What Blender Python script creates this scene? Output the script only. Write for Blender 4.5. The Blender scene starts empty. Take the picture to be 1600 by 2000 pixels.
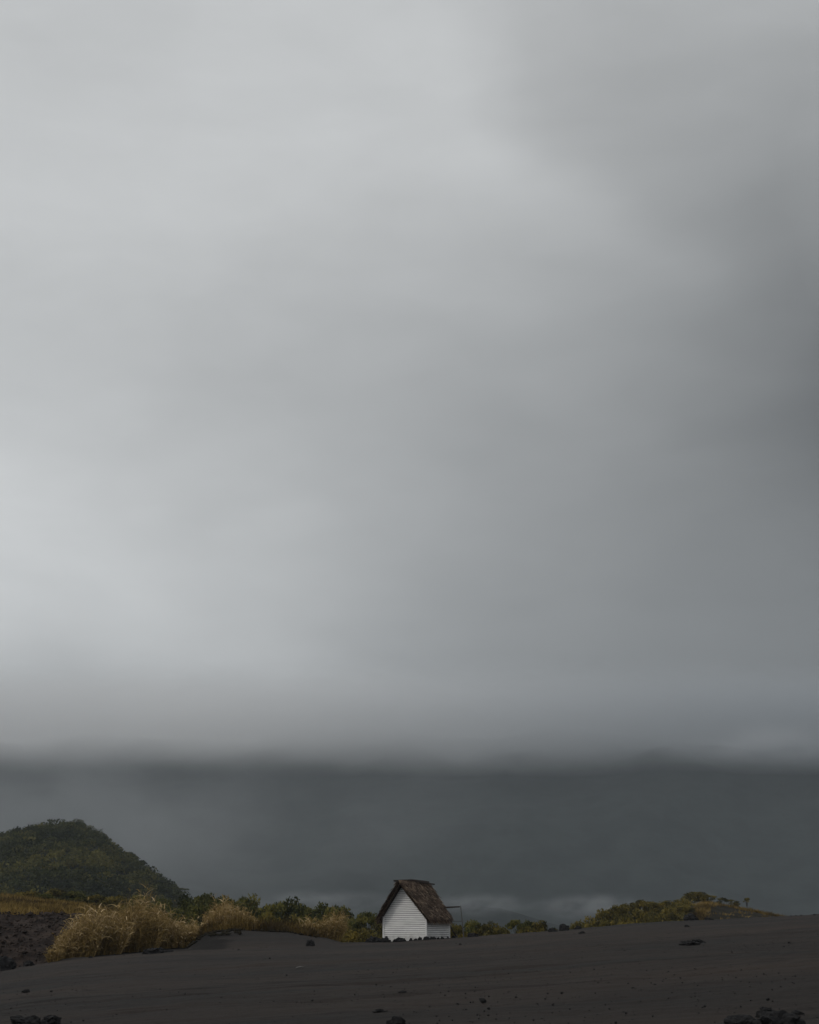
import bpy, bmesh, math, random
import numpy as np
from mathutils import Vector, noise as mnoise
PI = math.pi
C = bpy.context.scene.collection
scene = bpy.context.scene
rng = np.random.default_rng(7)
random.seed(7)

# ------------------------------------------------------------------ camera
F = 2778.0                      # focal length in photo pixels (1600 x 2000)
EYE = Vector((0, 0, 1.6))
PITCH = math.radians(17.0)
cam_d = bpy.data.cameras.new('camera')
cam = bpy.data.objects.new('camera', cam_d)
C.objects.link(cam)
cam.location = EYE
cam.rotation_euler = (PI / 2 + PITCH, 0, 0)
cam_d.sensor_fit = 'VERTICAL'
cam_d.sensor_height = 36
cam_d.lens = 50.0
cam_d.clip_start = 0.1
cam_d.clip_end = 30000
scene.camera = cam

# ------------------------------------------------------------------ exposure, cycles
vs = scene.view_settings
scene.display_settings.display_device = 'sRGB'
vs.view_transform = 'Standard'
vs.look = 'None'
vs.gamma = 1
vs.use_curve_mapping = False
vs.exposure = 0.0
scene.render.engine = 'CYCLES'
cy = scene.cycles
cy.use_denoising = True
cy.use_adaptive_sampling = False
cy.max_bounces = 5
cy.volume_bounces = 4
cy.volume_step_rate = 1.0
cy.volume_max_steps = 128
cy.transparent_max_bounces = 8

# ------------------------------------------------------------------ node helpers
class NT:
    def __init__(s, tree):
        s.t = tree
    def n(s, kind, **kw):
        nd = s.t.nodes.new(kind)
        for k, v in kw.items():
            setattr(nd, k, v)
        return nd
    def put(s, sock, v):
        if isinstance(v, bpy.types.NodeSocket):
            s.t.links.new(v, sock)
        else:
            sock.default_value = v
    def m(s, op, a, b=0.0, c=None, clamp=False):
        nd = s.n('ShaderNodeMath', operation=op, use_clamp=clamp)
        s.put(nd.inputs[0], a)
        s.put(nd.inputs[1], b)
        if c is not None:
            s.put(nd.inputs[2], c)
        return nd.outputs[0]
    def rng(s, v, a, b, c=0.0, d=1.0, smooth=True):
        nd = s.n('ShaderNodeMapRange', interpolation_type='SMOOTHSTEP' if smooth else 'LINEAR')
        for i, x in enumerate((v, a, b, c, d)):
            s.put(nd.inputs[i], x)
        return nd.outputs[0]
    def mix(s, f, a, b):
        nd = s.n('ShaderNodeMix', data_type='RGBA')
        s.put(nd.inputs[0], f)
        s.put(nd.inputs[6], a)
        s.put(nd.inputs[7], b)
        return nd.outputs[2]
    def noise(s, vec, scale, detail=4, rough=0.55, dist=0.0):
        nd = s.n('ShaderNodeTexNoise')
        s.put(nd.inputs['Vector'], vec)
        nd.inputs['Scale'].default_value = scale
        nd.inputs['Detail'].default_value = detail
        nd.inputs['Roughness'].default_value = rough
        nd.inputs['Distortion'].default_value = dist
        return nd.outputs[0]
    def mapv(s, vec, scale=(1, 1, 1), rot=(0, 0, 0), loc=(0, 0, 0)):
        nd = s.n('ShaderNodeMapping')
        s.put(nd.inputs[0], vec)
        nd.inputs[1].default_value = loc
        nd.inputs[2].default_value = rot
        nd.inputs[3].default_value = scale
        return nd.outputs[0]

def lin(v):
    v /= 255.0
    return v / 12.92 if v <= 0.04045 else ((v + 0.055) / 1.055) ** 2.4

# ------------------------------------------------------------------ world: overcast cloud deck over a Nishita sky
SUN_EL, SUN_AZ = math.radians(38), math.radians(-112)      # azimuth clockwise from +Y
world = bpy.data.worlds.new('World')
scene.world = world
world.use_nodes = True
wt = world.node_tree
wt.nodes.clear()
W = NT(wt)
wo = W.n('ShaderNodeOutputWorld')
sky = W.n('ShaderNodeTexSky', sky_type='NISHITA')
sky.sun_disc = False
sky.sun_elevation = SUN_EL
sky.sun_rotation = SUN_AZ
bg1 = W.n('ShaderNodeBackground')
wt.links.new(sky.outputs[0], bg1.inputs[0])
bg1.inputs[1].default_value = 0.07
tc = W.n('ShaderNodeTexCoord')
sep = W.n('ShaderNodeSeparateXYZ')
wt.links.new(tc.outputs['Generated'], sep.inputs[0])
dx, dy, dz = sep.outputs
n1 = W.noise(W.mapv(tc.outputs['Generated'], (1, 1, 2.2)), 3.2, 3, 0.5)
n2 = W.noise(W.mapv(tc.outputs['Generated'], (1, 1, 2.2), loc=(5, 3, 9)), 3.4, 3, 0.5)
az = W.m('ADD', W.m('ARCTAN2', dx, dy), W.m('MULTIPLY', W.m('SUBTRACT', n1, 0.5), 0.20))
el = W.m('ADD', W.m('ARCSINE', dz), W.m('MULTIPLY', W.m('SUBTRACT', n2, 0.5), 0.12))
# cloud brightness by heading (columns) and height above the horizon (rows), 0-255 display values
ROWS = [0, 200, 400, 600, 800, 1000, 1200, 1300, 1400, 1480]
COLS = [(-0.30, [192, 198, 201, 198, 190, 214, 213, 200, 166, 128]),
        (-0.20, [199, 204, 202, 194, 187, 201, 206, 196, 166, 128]),
        (-0.08, [200, 203, 198, 190, 178, 186, 190, 182, 152, 122]),
        (0.04, [198, 201, 192, 177, 157, 158, 160, 149, 129, 113]),
        (0.17, [184, 182, 178, 157, 137, 134, 129, 121, 118, 106]),
        (0.30, [178, 170, 154, 130, 95, 105, 118, 110, 94, 95])]
EL_MAX = 0.8
elf = W.m('DIVIDE', el, EL_MAX, clamp=True)
def ramp(vals):
    r = W.n('ShaderNodeValToRGB')
    cr = r.color_ramp
    cr.interpolation = 'B_SPLINE'
    st = sorted((PITCH + math.atan((1000 - y) / F), lin(v)) for y, v in zip(ROWS, vals))
    st = [(-0.0, st[0][1])] + st + [(0.79, st[-1][1])]
    while len(cr.elements) < len(st):
        cr.elements.new(0.5)
    for e, (p, v) in zip(cr.elements, st):
        e.position = p / EL_MAX
        k = min(v / 0.55, 1)
        e.color = (v * (0.945 + .025 * k), v * (.985 + .007 * k), v * (1.01 - .010 * k), 1)
    wt.links.new(elf, r.inputs[0])
    return r.outputs[0]
colr = ramp(COLS[0][1])
for (a0, _), (a1, vals) in zip(COLS[:-1], COLS[1:]):
    colr = W.mix(W.rng(az, a0, a1, smooth=False), colr, ramp(vals))
# the deck behind the photographer is open and brighter
back = W.rng(W.m('ADD', dy, W.m('MULTIPLY', dx, 0.35)), 0.35, -0.5)
colr = W.mix(back, colr, (0.62, 0.63, 0.64, 1))
colr = W.mix(W.rng(dz, 0.75, 0.98), colr, (0.50, 0.51, 0.52, 1))
wisp = W.noise(W.mapv(tc.outputs['Generated'], (1, 1, 2.6), rot=(0, 0.5, 0.2)), 5.0, 6, 0.5, 0.6)
# darker cloud bank coming in from the right, with a slanting front
ed_ = W.m('SUBTRACT', W.m('ADD', az, el), 0.665)
shade = W.m('MULTIPLY', W.m('MULTIPLY', W.rng(ed_, -0.055, 0.045), W.rng(ed_, 0.34, 0.02)), W.rng(el, 0.40, 0.50))
bankf = W.m('SUBTRACT', 1.0, W.m('MULTIPLY', shade, 0.16))
w2 = W.noise(W.mapv(tc.outputs['Generated'], (1, 1, 3.0), rot=(0, 0.35, 0)), 11.0, 5, 0.55, 0.4)
wf = W.m('MULTIPLY', W.rng(wisp, 0.25, 0.75, 0.955, 1.09, smooth=False), W.rng(w2, 0.25, 0.75, 0.97, 1.03, smooth=False))
wf = W.m('MULTIPLY', wf, bankf)
bg2 = W.n('ShaderNodeBackground')
wt.links.new(colr, bg2.inputs[0])
wt.links.new(wf, bg2.inputs[1])
mx = W.n('ShaderNodeMixShader')
mx.inputs[0].default_value = 0.97
wt.links.new(bg1.outputs[0], mx.inputs[1])
wt.links.new(bg2.outputs[0], mx.inputs[2])
wt.links.new(mx.outputs[0], wo.inputs[0])

# ------------------------------------------------------------------ sun behind thin cloud
sl = bpy.data.lights.new('sun', 'SUN')
sl.energy = 1.1
sl.angle = math.radians(18)
sl.color = (1.0, 0.95, 0.88)
so = bpy.data.objects.new('sun', sl)
C.objects.link(so)
sd = Vector((math.sin(SUN_AZ) * math.cos(SUN_EL), math.cos(SUN_AZ) * math.cos(SUN_EL), math.sin(SUN_EL)))
so.rotation_euler = sd.to_track_quat('Z', 'Y').to_euler()
so.location = sd * 60

# ------------------------------------------------------------------ picture -> place
def ray(px, py):
    u, v = (px - 800) / F, (1000 - py) / F
    return Vector((u, math.cos(PITCH) - v * math.sin(PITCH), math.sin(PITCH) + v * math.cos(PITCH)))
def at(px, py, Y):
    d = ray(px, py)
    return EYE + d * (Y / d.y)
def elev(px, py):
    d = ray(px, py)
    return d.z / d.y
def u_of(px, py=1830):
    d = ray(px, py)
    return d.x / d.y

# ------------------------------------------------------------------ object helpers
def tag(o, label=None, cat=None, group=None, kind=None):
    if label: o['label'] = label
    if cat: o['category'] = cat
    if group: o['group'] = group
    if kind: o['kind'] = kind
    return o
def obj(name, me, mat=None, parent=None):
    o = bpy.data.objects.new(name, me)
    C.objects.link(o)
    if mat is not None and len(me.materials) == 0:
        me.materials.append(mat)
    if parent is not None:
        o.parent = parent
    return o
def thing(name, label, cat, loc=(0, 0, 0), rz=0.0, group=None):
    o = bpy.data.objects.new(name, None)
    C.objects.link(o)
    o.empty_display_size = 0.3
    o.location = loc
    o.rotation_euler = (0, 0, rz)
    return tag(o, label, cat, group)
def mesh(name, V, Fc, smooth=False, col=None):
    me = bpy.data.meshes.new(name)
    V = np.asarray(V, dtype=np.float32).reshape(-1, 3)
    Fc = np.asarray(Fc, dtype=np.int32)
    me.vertices.add(len(V))
    me.vertices.foreach_set('co', V.ravel())
    k = Fc.shape[1]
    me.loops.add(Fc.size)
    me.loops.foreach_set('vertex_index', Fc.ravel())
    me.polygons.add(len(Fc))
    me.polygons.foreach_set('loop_start', np.arange(0, Fc.size, k, dtype=np.int32))
    me.polygons.foreach_set('loop_total', np.full(len(Fc), k, dtype=np.int32))
    if smooth:
        me.polygons.foreach_set('use_smooth', np.ones(len(Fc), dtype=bool))
    me.update(calc_edges=True)
    me.validate()
    if col is not None:
        a = me.color_attributes.new('tone', 'FLOAT_COLOR', 'POINT')
        c4 = np.ones((len(V), 4), dtype=np.float32)
        c4[:, 0] = c4[:, 1] = c4[:, 2] = col
        a.data.foreach_set('color', c4.ravel())
    return me
def grid_faces(nu, nv):
    i, j = np.meshgrid(np.arange(nv - 1), np.arange(nu - 1), indexing='ij')
    a = (i * nu + j).ravel()
    return np.stack([a, a + 1, a + nu + 1, a + nu], 1)

def fbm(x, y, s, octv=4, seed=0.0):
    x = np.asarray(x, float); y = np.asarray(y, float)
    out = np.empty(x.shape)
    o = out.ravel()
    for k, (a, b) in enumerate(zip(x.ravel(), y.ravel())):
        o[k] = mnoise.fractal(Vector((a / s, b / s, seed)), 0.9, 2.1, octv)
    return o.reshape(x.shape)

# ------------------------------------------------------------------ materials
def principled(name, rough=0.9, spec=0.2):
    m = bpy.data.materials.new(name)
    m.use_nodes = True
    t = NT(m.node_tree)
    b = m.node_tree.nodes['Principled BSDF']
    b.inputs['Roughness'].default_value = rough
    b.inputs['Specular IOR Level'].default_value = spec
    return m, t, b

def mat_ash():
    m, t, b = principled('black_ash', 0.95, 0.15)
    geo = t.n('ShaderNodeNewGeometry').outputs['Position']
    big = t.noise(t.mapv(geo, (0.05, 0.09, 0.1)), 1.0, 4, 0.55)
    streak = t.noise(t.mapv(geo, (0.035, 0.55, 0.3), rot=(0, 0, 0.06)), 1.0, 6, 0.62, 0.8)
    fine = t.noise(geo, 5.0, 6, 0.75)
    speck = t.noise(geo, 22.0, 3, 0.7)
    c = t.mix(t.rng(big, 0.35, 0.68), (0.0225, 0.0195, 0.0178, 1), (0.040, 0.0312, 0.0260, 1))
    c = t.mix(t.m('MULTIPLY', t.rng(streak, 0.50, 0.68), .75), c, (0.018, 0.0205, 0.0205, 1))
    c = t.mix(t.m('MULTIPLY', t.rng(fine, 0.42, 0.75), 0.5), c, (0.040, 0.0335, 0.029, 1))
    wash = t.noise(t.mapv(geo, (0.10, 1.3, 0.5), rot=(0, 0, 0.12)), 1.0, 7, 0.68, 1.2)
    c = t.mix(t.m('MULTIPLY', t.rng(wash, 0.50, 0.64), 0.55), c, (0.014, 0.0135, 0.0135, 1))
    c = t.mix(t.m('MULTIPLY', t.rng(speck, 0.60, 0.72), 0.75), c, (0.012, 0.0115, 0.012, 1))
    so_ = t.n('ShaderNodeAttribute', attribute_name='soil').outputs['Fac']
    c = t.mix(t.m('MULTIPLY', so_, .85), c, (0.006, 0.0052, 0.0045, 1))
    t.put(b.inputs['Base Color'], c)
    bp = t.n('ShaderNodeBump')
    bp.inputs['Strength'].default_value = 0.9
    bp.inputs['Distance'].default_value = 0.09
    t.put(bp.inputs['Height'], t.m('ADD', fine, t.m('MULTIPLY', speck, 0.4)))
    t.put(b.inputs['Normal'], bp.outputs[0])
    return m
def mat_earth(name, c1, c2, c3, s=1.2):
    m, t, b = principled(name, 0.95, 0.1)
    geo = t.n('ShaderNodeNewGeometry').outputs['Position']
    a = t.noise(t.mapv(geo, (1, 1, 1.6)), s, 6, 0.7)
    d = t.noise(geo, s * 4.5, 4, 0.7)
    c = t.mix(t.rng(a, 0.38, 0.62), c1, c2)
    c = t.mix(t.rng(d, 0.52, 0.72), c, c3)
    t.put(b.inputs['Base Color'], c)
    bp = t.n('ShaderNodeBump')
    bp.inputs['Strength'].default_value = 0.9
    bp.inputs['Distance'].default_value = 0.25
    t.put(bp.inputs['Height'], a)
    t.put(b.inputs['Normal'], bp.outputs[0])
    return m
def mat_leaf(name, dark, mid, light, rnd=0.25):
    """tone attribute picks between species tones leaf by leaf; each tree gets its own shift"""
    m, t, b = principled(name, 0.75, 0.15)
    at_ = t.n('ShaderNodeAttribute', attribute_name='tone')
    oi = t.n('ShaderNodeObjectInfo')
    v = t.m('ADD', at_.outputs['Fac'], t.m('MULTIPLY', t.m('SUBTRACT', oi.outputs['Random'], 0.5), rnd))
    c = t.mix(t.rng(v, 0.0, 0.5, smooth=False), dark, mid)
    c = t.mix(t.rng(v, 0.5, 1.0, smooth=False), c, light)
    t.put(b.inputs['Base Color'], c)
    tr = t.n('ShaderNodeBsdfTranslucent')
    t.put(tr.inputs[0], c)
    ms = t.n('ShaderNodeMixShader')
    ms.inputs[0].default_value = 0.25
    lk = m.node_tree.links
    lk.new(b.outputs[0], ms.inputs[1])
    lk.new(tr.outputs[0], ms.inputs[2])
    lk.new(ms.outputs[0], m.node_tree.nodes['Material Output'].inputs[0])
    return m
def mat_rock():
    m, t, b = principled('lava_rock', 0.92, 0.25)
    co = t.n('ShaderNodeTexCoord').outputs['Object']
    a = t.noise(co, 3.0, 6, 0.7)
    c = t.mix(t.rng(a, 0.35, 0.7), (0.007, 0.007, 0.008, 1), (0.022, 0.021, 0.021, 1))
    t.put(b.inputs['Base Color'], c)
    bp = t.n('ShaderNodeBump')
    bp.inputs['Strength'].default_value = 0.8
    bp.inputs['Distance'].default_value = 0.08
    t.put(bp.inputs['Height'], t.noise(co, 9.0, 6, 0.7))
    t.put(b.inputs['Normal'], bp.outputs[0])
    return m
def mat_paint():
    m, t, b = principled('white_paint', 0.6, 0.3)
    co = t.n('ShaderNodeTexCoord').outputs['Object']
    a = t.noise(t.mapv(co, (0.6, 0.6, 5)), 2.0, 5, 0.65)
    d = t.noise(t.mapv(co, (4, 4, 0.7)), 3.0, 5, 0.7)
    c = t.mix(t.rng(a, 0.3, 0.75), (0.48, 0.48, 0.475, 1), (0.65, 0.645, 0.63, 1))
    c = t.mix(t.m('MULTIPLY', t.rng(d, 0.55, 0.8), 0.45), c, (0.40, 0.385, 0.36, 1))
    zz = t.n('ShaderNodeSeparateXYZ'); t.put(zz.inputs[0], co)
    sp = t.m('MULTIPLY', t.rng(zz.outputs[2], .55, .0), t.rng(t.noise(t.mapv(co, (2.5, 2.5, 1.5)), 1.0, 5, .7), .35, .7))
    c = t.mix(t.m('MULTIPLY', sp, .6), c, (0.16, 0.145, 0.13, 1))
    t.put(b.inputs['Base Color'], c)
    return m
def mat_wood(name, c1, c2):
    m, t, b = principled(name, 0.85, 0.2)
    co = t.n('ShaderNodeTexCoord').outputs['Object']
    a = t.noise(t.mapv(co, (3, 3, 12)), 3.0, 5, 0.6)
    t.put(b.inputs['Base Color'], t.mix(a, c1, c2))
    return m

M_ASH = mat_ash()
M_BANK = mat_earth('brown_scoria', (0.020, 0.015, 0.0135, 1), (0.046, 0.034, 0.028, 1), (0.012, 0.010, 0.0095, 1), 0.9)
M_MOUND = mat_earth('dark_turf', (0.011, 0.0095, 0.006, 1), (0.022, 0.018, 0.010, 1), (0.007, 0.0065, 0.0045, 1), 1.0)
M_HILL = mat_earth('forest_floor', (0.012, 0.015, 0.009, 1), (0.022, 0.025, 0.014, 1), (0.010, 0.012, 0.008, 1), 0.1)
M_MOUNT = mat_earth('forested_slope', (0.010, 0.014, 0.014, 1), (0.020, 0.026, 0.025, 1), (0.008, 0.011, 0.011, 1), 0.02)
M_LEAF = mat_leaf('tree_leaves', (0.017, 0.022, 0.008, 1), (0.068, 0.072, 0.020, 1), (0.150, 0.132, 0.030, 1))
M_LEAF_Y = mat_leaf('olive_leaves', (0.026, 0.024, 0.008, 1), (0.098, 0.083, 0.021, 1), (0.200, 0.150, 0.030, 1))
M_FOREST = mat_leaf('forest_leaves', (0.006, 0.011, 0.005, 1), (0.036, 0.041, 0.012, 1), (0.110, 0.100, 0.024, 1))
M_GRASS = mat_leaf('dry_grass', (0.075, 0.051, 0.018, 1), (0.270, 0.187, 0.066, 1), (0.64, 0.49, 0.29, 1))
M_STRAW = mat_leaf('field_grass', (0.045, 0.030, 0.011, 1), (0.145, 0.096, 0.025, 1), (0.28, 0.19, 0.06, 1))
M_ROCK = mat_rock()
M_PAINT = mat_paint()
M_THATCH = mat_leaf('dried_palm_thatch', (0.036, 0.026, 0.020, 1), (0.220, 0.152, 0.108, 1), (0.70, 0.54, 0.37, 1))
M_DARKWOOD = mat_wood('dark_wood', (0.020, 0.015, 0.012, 1), (0.045, 0.033, 0.026, 1))
M_GREYWOOD = mat_wood('grey_wood', (0.085, 0.082, 0.077, 1), (0.15, 0.145, 0.135, 1))
M_BARK = mat_wood('bark', (0.020, 0.017, 0.013, 1), (0.045, 0.038, 0.030, 1))

# ------------------------------------------------------------------ terrain
def tab(px_list, val):
    us = np.array([u_of(p) for p in px_list])
    return us, np.array(val, float)
CR_PX = [-600, 0, 130, 250, 350, 480, 620, 750, 900, 1000, 1100, 1200, 1350, 1470, 1600, 2300]
CR_PY = [1925, 1896, 1873, 1859, 1850, 1846, 1843, 1838, 1831, 1824, 1817, 1808, 1799, 1793, 1787, 1765]
CR_Y = [70, 75, 80, 86, 90, 92, 94, 97, 97, 98, 100, 102, 105, 108, 110, 120]
cu = np.array([u_of(p) for p in CR_PX])
ce = np.array([elev(p, y) for p, y in zip(CR_PX, CR_PY)])
cY = np.array(CR_Y, float)
MO_PX = [365, 385, 410, 450, 500, 560, 600, 640, 670]
MO_H = [0.0, 0.50, 0.84, 0.92, 0.88, 0.78, 0.52, 0.26, 0.0]
mu = np.array([u_of(p) for p in MO_PX]); mh = np.array(MO_H)
def sstep(x, a, b):
    t = np.clip((x - a) / (b - a), 0, 1)
    return t * t * (3 - 2 * t)
def ground_z(x, y):
    x = np.asarray(x, float); y = np.asarray(y, float)
    yy = np.maximum(y, 1.0)
    u = np.clip(x / yy, -0.9, 0.9)
    Yc = np.interp(u, cu, cY)
    e = np.interp(u, cu, ce)
    plane = lambda a, b: 0.0675 * a + 0.024 * b
    zc = 1.6 + e * Yc
    xc = u * Yc
    w = np.clip(yy / Yc, 0, 1) ** 2
    z = plane(np.clip(x, -60, 60), np.clip(y, -60, 200)) + (zc - plane(xc, Yc)) * w
    # beyond the crest the land falls to a valley
    d = np.maximum(y - Yc, 0)
    zb = zc - 0.01 * d - 2.0 * (1 - np.exp(-(d / 25.0) ** 1.3)) - 17 * sstep(d, 110, 600)
    z = np.where(d > 0, np.maximum(zb, -22), z)
    z = z + np.interp(u, mu, mh) * sstep(y, 79, 87) * (1 - sstep(y, 91, 98))
    return z
def on_ground(px, Y):
    x = u_of(px) * Y
    return Vector((x, Y, float(ground_z(x, Y))))

azs = np.unique(np.concatenate([np.linspace(-180, -24, 40), np.linspace(-24, 24, 420), np.linspace(24, 180, 40)]))
rs = np.concatenate([np.linspace(0.5, 15, 24), np.geomspace(15.2, 125, 330), np.geomspace(127, 4200, 60)])
A, R_ = np.meshgrid(np.radians(azs), rs)
gx, gy = R_ * np.sin(A), R_ * np.cos(A)
gz = ground_z(gx, gy)
near = (R_ < 140) & (np.abs(A) < 0.45)
nz = np.zeros_like(gz)
xx, yy_ = gx[near], gy[near]
nz[near] = 0.09 * fbm(xx, yy_ * 1.2, 7.0, 4, 1.0) + 0.035 * fbm(xx * 0.4, yy_ * 1.9, 0.9, 4, 5.0)
# wheel ruts worn across the slope
for k, (c0, sl_, wd, dp) in enumerate([(36.0, 0.10, 0.16, 0.05), (37.7, 0.10, 0.16, 0.05), (29.5, 0.16, 0.14, 0.04), (52.0, 0.05, 0.25, 0.05), (54.2, 0.05, 0.25, 0.05), (31.0, 0.16, 0.14, 0.04)]):
    dd = gy - (c0 + sl_ * gx + 0.5 * np.sin(gx * 0.22 + k))
    nz -= 1.8 * dp * np.exp(-(dd / wd) ** 2) * near
gz = gz + nz
ground = obj('ground', mesh('ground', np.stack([gx, gy, gz], -1), grid_faces(len(azs), len(rs)), True), M_ASH)
tag(ground, kind='structure')
# dark organic soil that crumbles out of the ash mound's left side and crest
px_ = gx / np.maximum(gy, 1) * F + 800
msk = np.zeros_like(gz)
inb = (px_ > 350) & (px_ < 680) & (gy > 75) & (gy < 99)
nn = fbm(gx[inb], gy[inb], 1.6, 4, 11.0)
pb, yb = px_[inb], gy[inb]
left = np.exp(-((pb - 408) / 62) ** 2) * sstep(yb, 77.0, 82)
crest = np.exp(-((yb - 90) / 1.7) ** 2) * (pb > 380) * (pb < 640)
msk[inb] = np.clip(sstep(left * 1.1 + crest * .9 + nn * .7, .40, .95), 0, 1)
at_ = ground.data.attributes.new('soil', 'FLOAT', 'POINT')
at_.data.foreach_set('value', msk.ravel().astype(np.float32))
GN = {}
def sheet(name, xs, ys, zf, mat, rough=0.0, rs_=2.0, seed=3.0):
    X, Y = np.meshgrid(xs, ys)
    Z = zf(X, Y)
    if rough:
        Z = Z + rough * fbm(X, Y, rs_, 5, seed)
    o = obj(name, mesh(name, np.stack([X, Y, Z], -1), grid_faces(len(xs), len(ys)), True), mat)
    return tag(o, kind='structure')

# brown scoria embankment at the left, rising to the dry grass field
def bank_z(X, Y):
    u = X / Y
    top = np.interp(u, [u_of(p) for p in (-700, 0, 150, 260, 340, 400, 470)], [3.9, 3.65, 3.55, 3.0, 1.9, 0.2, -4.0])
    b = -1.2
    z = b + (top - b) * sstep(Y, 76, 97)
    rise = np.interp(u, [u_of(p) for p in (-700, 0, 100, 200, 300, 380)], [3.2, 3.0, 2.4, 1.9, 0.8, 0.0])
    z = z + rise * sstep(Y, 99, 165)
    return np.where(Y > 175, z - (Y - 175) * 0.12, z)
sheet('embankment', np.linspace(-75, -11, 200), np.concatenate([np.linspace(74, 100, 110), np.linspace(100.5, 240, 60)]), bank_z, M_BANK, 0.28, 1.7)

# low turf mound at the right
RH = [(1040, 1850), (1100, 1822), (1130, 1814), (1200, 1797), (1300, 1777), (1345, 1767), (1385, 1765), (1420, 1770), (1450, 1775), (1500, 1785), (1540, 1793), (1620, 1808), (1800, 1850)]
ru = np.array([u_of(p) for p, _ in RH]); re_ = np.array([elev(p, y + 4) for p, y in RH])
def mound_z(X, Y):
    e = np.interp(X / np.maximum(Y, 1), ru, re_)
    top = 1.6 + e * 225
    return -6 + (top + 6) * sstep(Y, 128, 222) * (1 - 0.8 * sstep(Y, 228, 320))
sheet('mound', np.linspace(10, 85, 150), np.linspace(126, 320, 110), mound_z, M_MOUND, 0.35, 6.0, 8.0)

# forested hill at the left
HP = [(-2600, 1830), (-1500, 1760), (-800, 1760), (-300, 1700), (-100, 1668), (0, 1649), (60, 1637), (110, 1632), (140, 1634), (165, 1641), (200, 1662), (225, 1680), (250, 1695), (275, 1712), (300, 1728), (330, 1749), (355, 1770), (375, 1790), (410, 1830), (450, 1870)]
hu = np.array([u_of(p, 1720) for p, _ in HP]); he = np.array([elev(p, y) for p, y in HP])
def hill_z(X, Y):
    top = 1.6 + np.interp(X / np.maximum(Y, 1), hu, he) * 520
    lo = np.minimum(-8.0, top - 1)
    g = sstep(Y, 300, 520) ** 0.8 * (1 - sstep(Y, 540, 760))
    lump = 1 + 0.10 * np.sin(X * 0.045 + Y * 0.02) * (1 - g)
    return lo + (top - lo) * g * lump
sheet('hill', np.linspace(-420, -55, 170), np.linspace(290, 760, 120), hill_z, M_HILL, 1.6, 30.0, 4.0)

# the dark mountain that loses its top in the cloud, and lower foothills before it
def mountain_z(X, Y):
    ridge = 350 + 12 * np.sin(X * 0.0021 + 0.6) + 8 * np.sin(X * 0.0053) - 0.015 * X
    gul = np.abs(np.sin(X * 0.0125 + 1.4 * np.sin(Y * 0.004) + 0.8 * np.sin(X * 0.0037))) ** .8 * 12 * sstep(Y, 1450, 1800) * (1 - .6 * sstep(Y, 2200, 2550))
    return -22 + (ridge + 22) * sstep(Y, 1450, 2550) - gul
sheet('mountain', np.linspace(-2600, 2600, 230), np.linspace(1400, 2750, 130), mountain_z, M_MOUNT, 24, 260, 2.0)
def foot_z(X, Y):
    h = 38 + 9 * np.sin(X * 0.012 + 1.0) + 6 * np.sin(X * 0.031 + 0.3)
    return -23 + h * np.exp(-((Y - 1150) / 210) ** 2)
sheet('foothills', np.linspace(-1100, 1100, 180), np.linspace(800, 1500, 60), foot_z, M_MOUNT, 5, 90, 7.0)

def H(x, y):
    z = float(ground_z(x, y))
    if -75 < x < -11 and 74 < y < 240:
        z = max(z, float(bank_z(np.array(x), np.array(y))))
    if 10 < x < 85 and 126 < y < 320:
        z = max(z, float(mound_z(np.array(x), np.array(y))))
    return z

# ------------------------------------------------------------------ leaves, blades, rocks, tubes
def leaf_quads(P, size, up=0.45, asp=0.6, g=None):
    """one small bent-free quad per point, random facing biased upward"""
    g = g or rng
    n = len(P)
    N = g.normal(size=(n, 3)); N /= np.linalg.norm(N, axis=1)[:, None]
    N[:, 2] += up; N /= np.linalg.norm(N, axis=1)[:, None]
    T = np.cross(N, g.normal(size=(n, 3))); T /= np.linalg.norm(T, axis=1)[:, None]
    B = np.cross(N, T)
    s = (size * g.uniform(0.6, 1.4, n))[:, None]
    V = np.stack([P + T * s, P + B * s * asp, P - T * s, P - B * s * asp], 1)
    Fc = np.arange(4 * n).reshape(n, 4)
    return V.reshape(-1, 3), Fc
def crown_points(g, rad, hgt, n_cl, n_leaf, flat=0.45, dome=True):
    """clumps set over an uneven dome; leaves fill the outer shell of each"""
    P, T = [], []
    cents = []
    for k in range(n_cl):
        a = g.uniform(0, 2 * PI)
        q = math.sqrt(g.uniform(0.0, 1.0))
        zz = (1 - q ** 3 * 0.55) * hgt if dome else g.uniform(0.2, 1) * hgt
        zz -= abs(g.normal()) * 0.22 * hgt
        c = np.array([math.cos(a) * q * rad, math.sin(a) * q * rad, zz])
        r = rad * g.uniform(0.22, 0.46)
        cents.append((c, r))
        m = int(n_leaf * (r / rad / 0.34) ** 2)
        D = g.normal(size=(m, 3)); D /= np.linalg.norm(D, axis=1)[:, None]
        D *= g.uniform(0.55, 1.08, m)[:, None]
        D[:, 2] *= flat
        P.append(c + D * r)
        tone = g.uniform(0.0, 0.95)
        T.append(np.clip(tone + g.normal(size=m) * 0.13, 0, 1))
    return np.concatenate(P), np.concatenate(T), cents
def tube(pts, rads, k=6):
    V, Fc = [], []
    pts = [Vector(p) for p in pts]
    for i, p in enumerate(pts):
        d = (pts[min(i + 1, len(pts) - 1)] - pts[max(i - 1, 0)]).normalized()
        a = d.orthogonal().normalized(); b = d.cross(a)
        for j in range(k):
            t = 2 * PI * j / k
            V.append(p + (a * math.cos(t) + b * math.sin(t)) * rads[i])
    for i in range(len(pts) - 1):
        for j in range(k):
            Fc.append((i * k + j, i * k + (j + 1) % k, (i + 1) * k + (j + 1) % k, (i + 1) * k + j))
    Fc.append(tuple(range(4)) if k == 4 else (0, 1, 2, 3))
    return [tuple(v) for v in V], Fc
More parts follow.
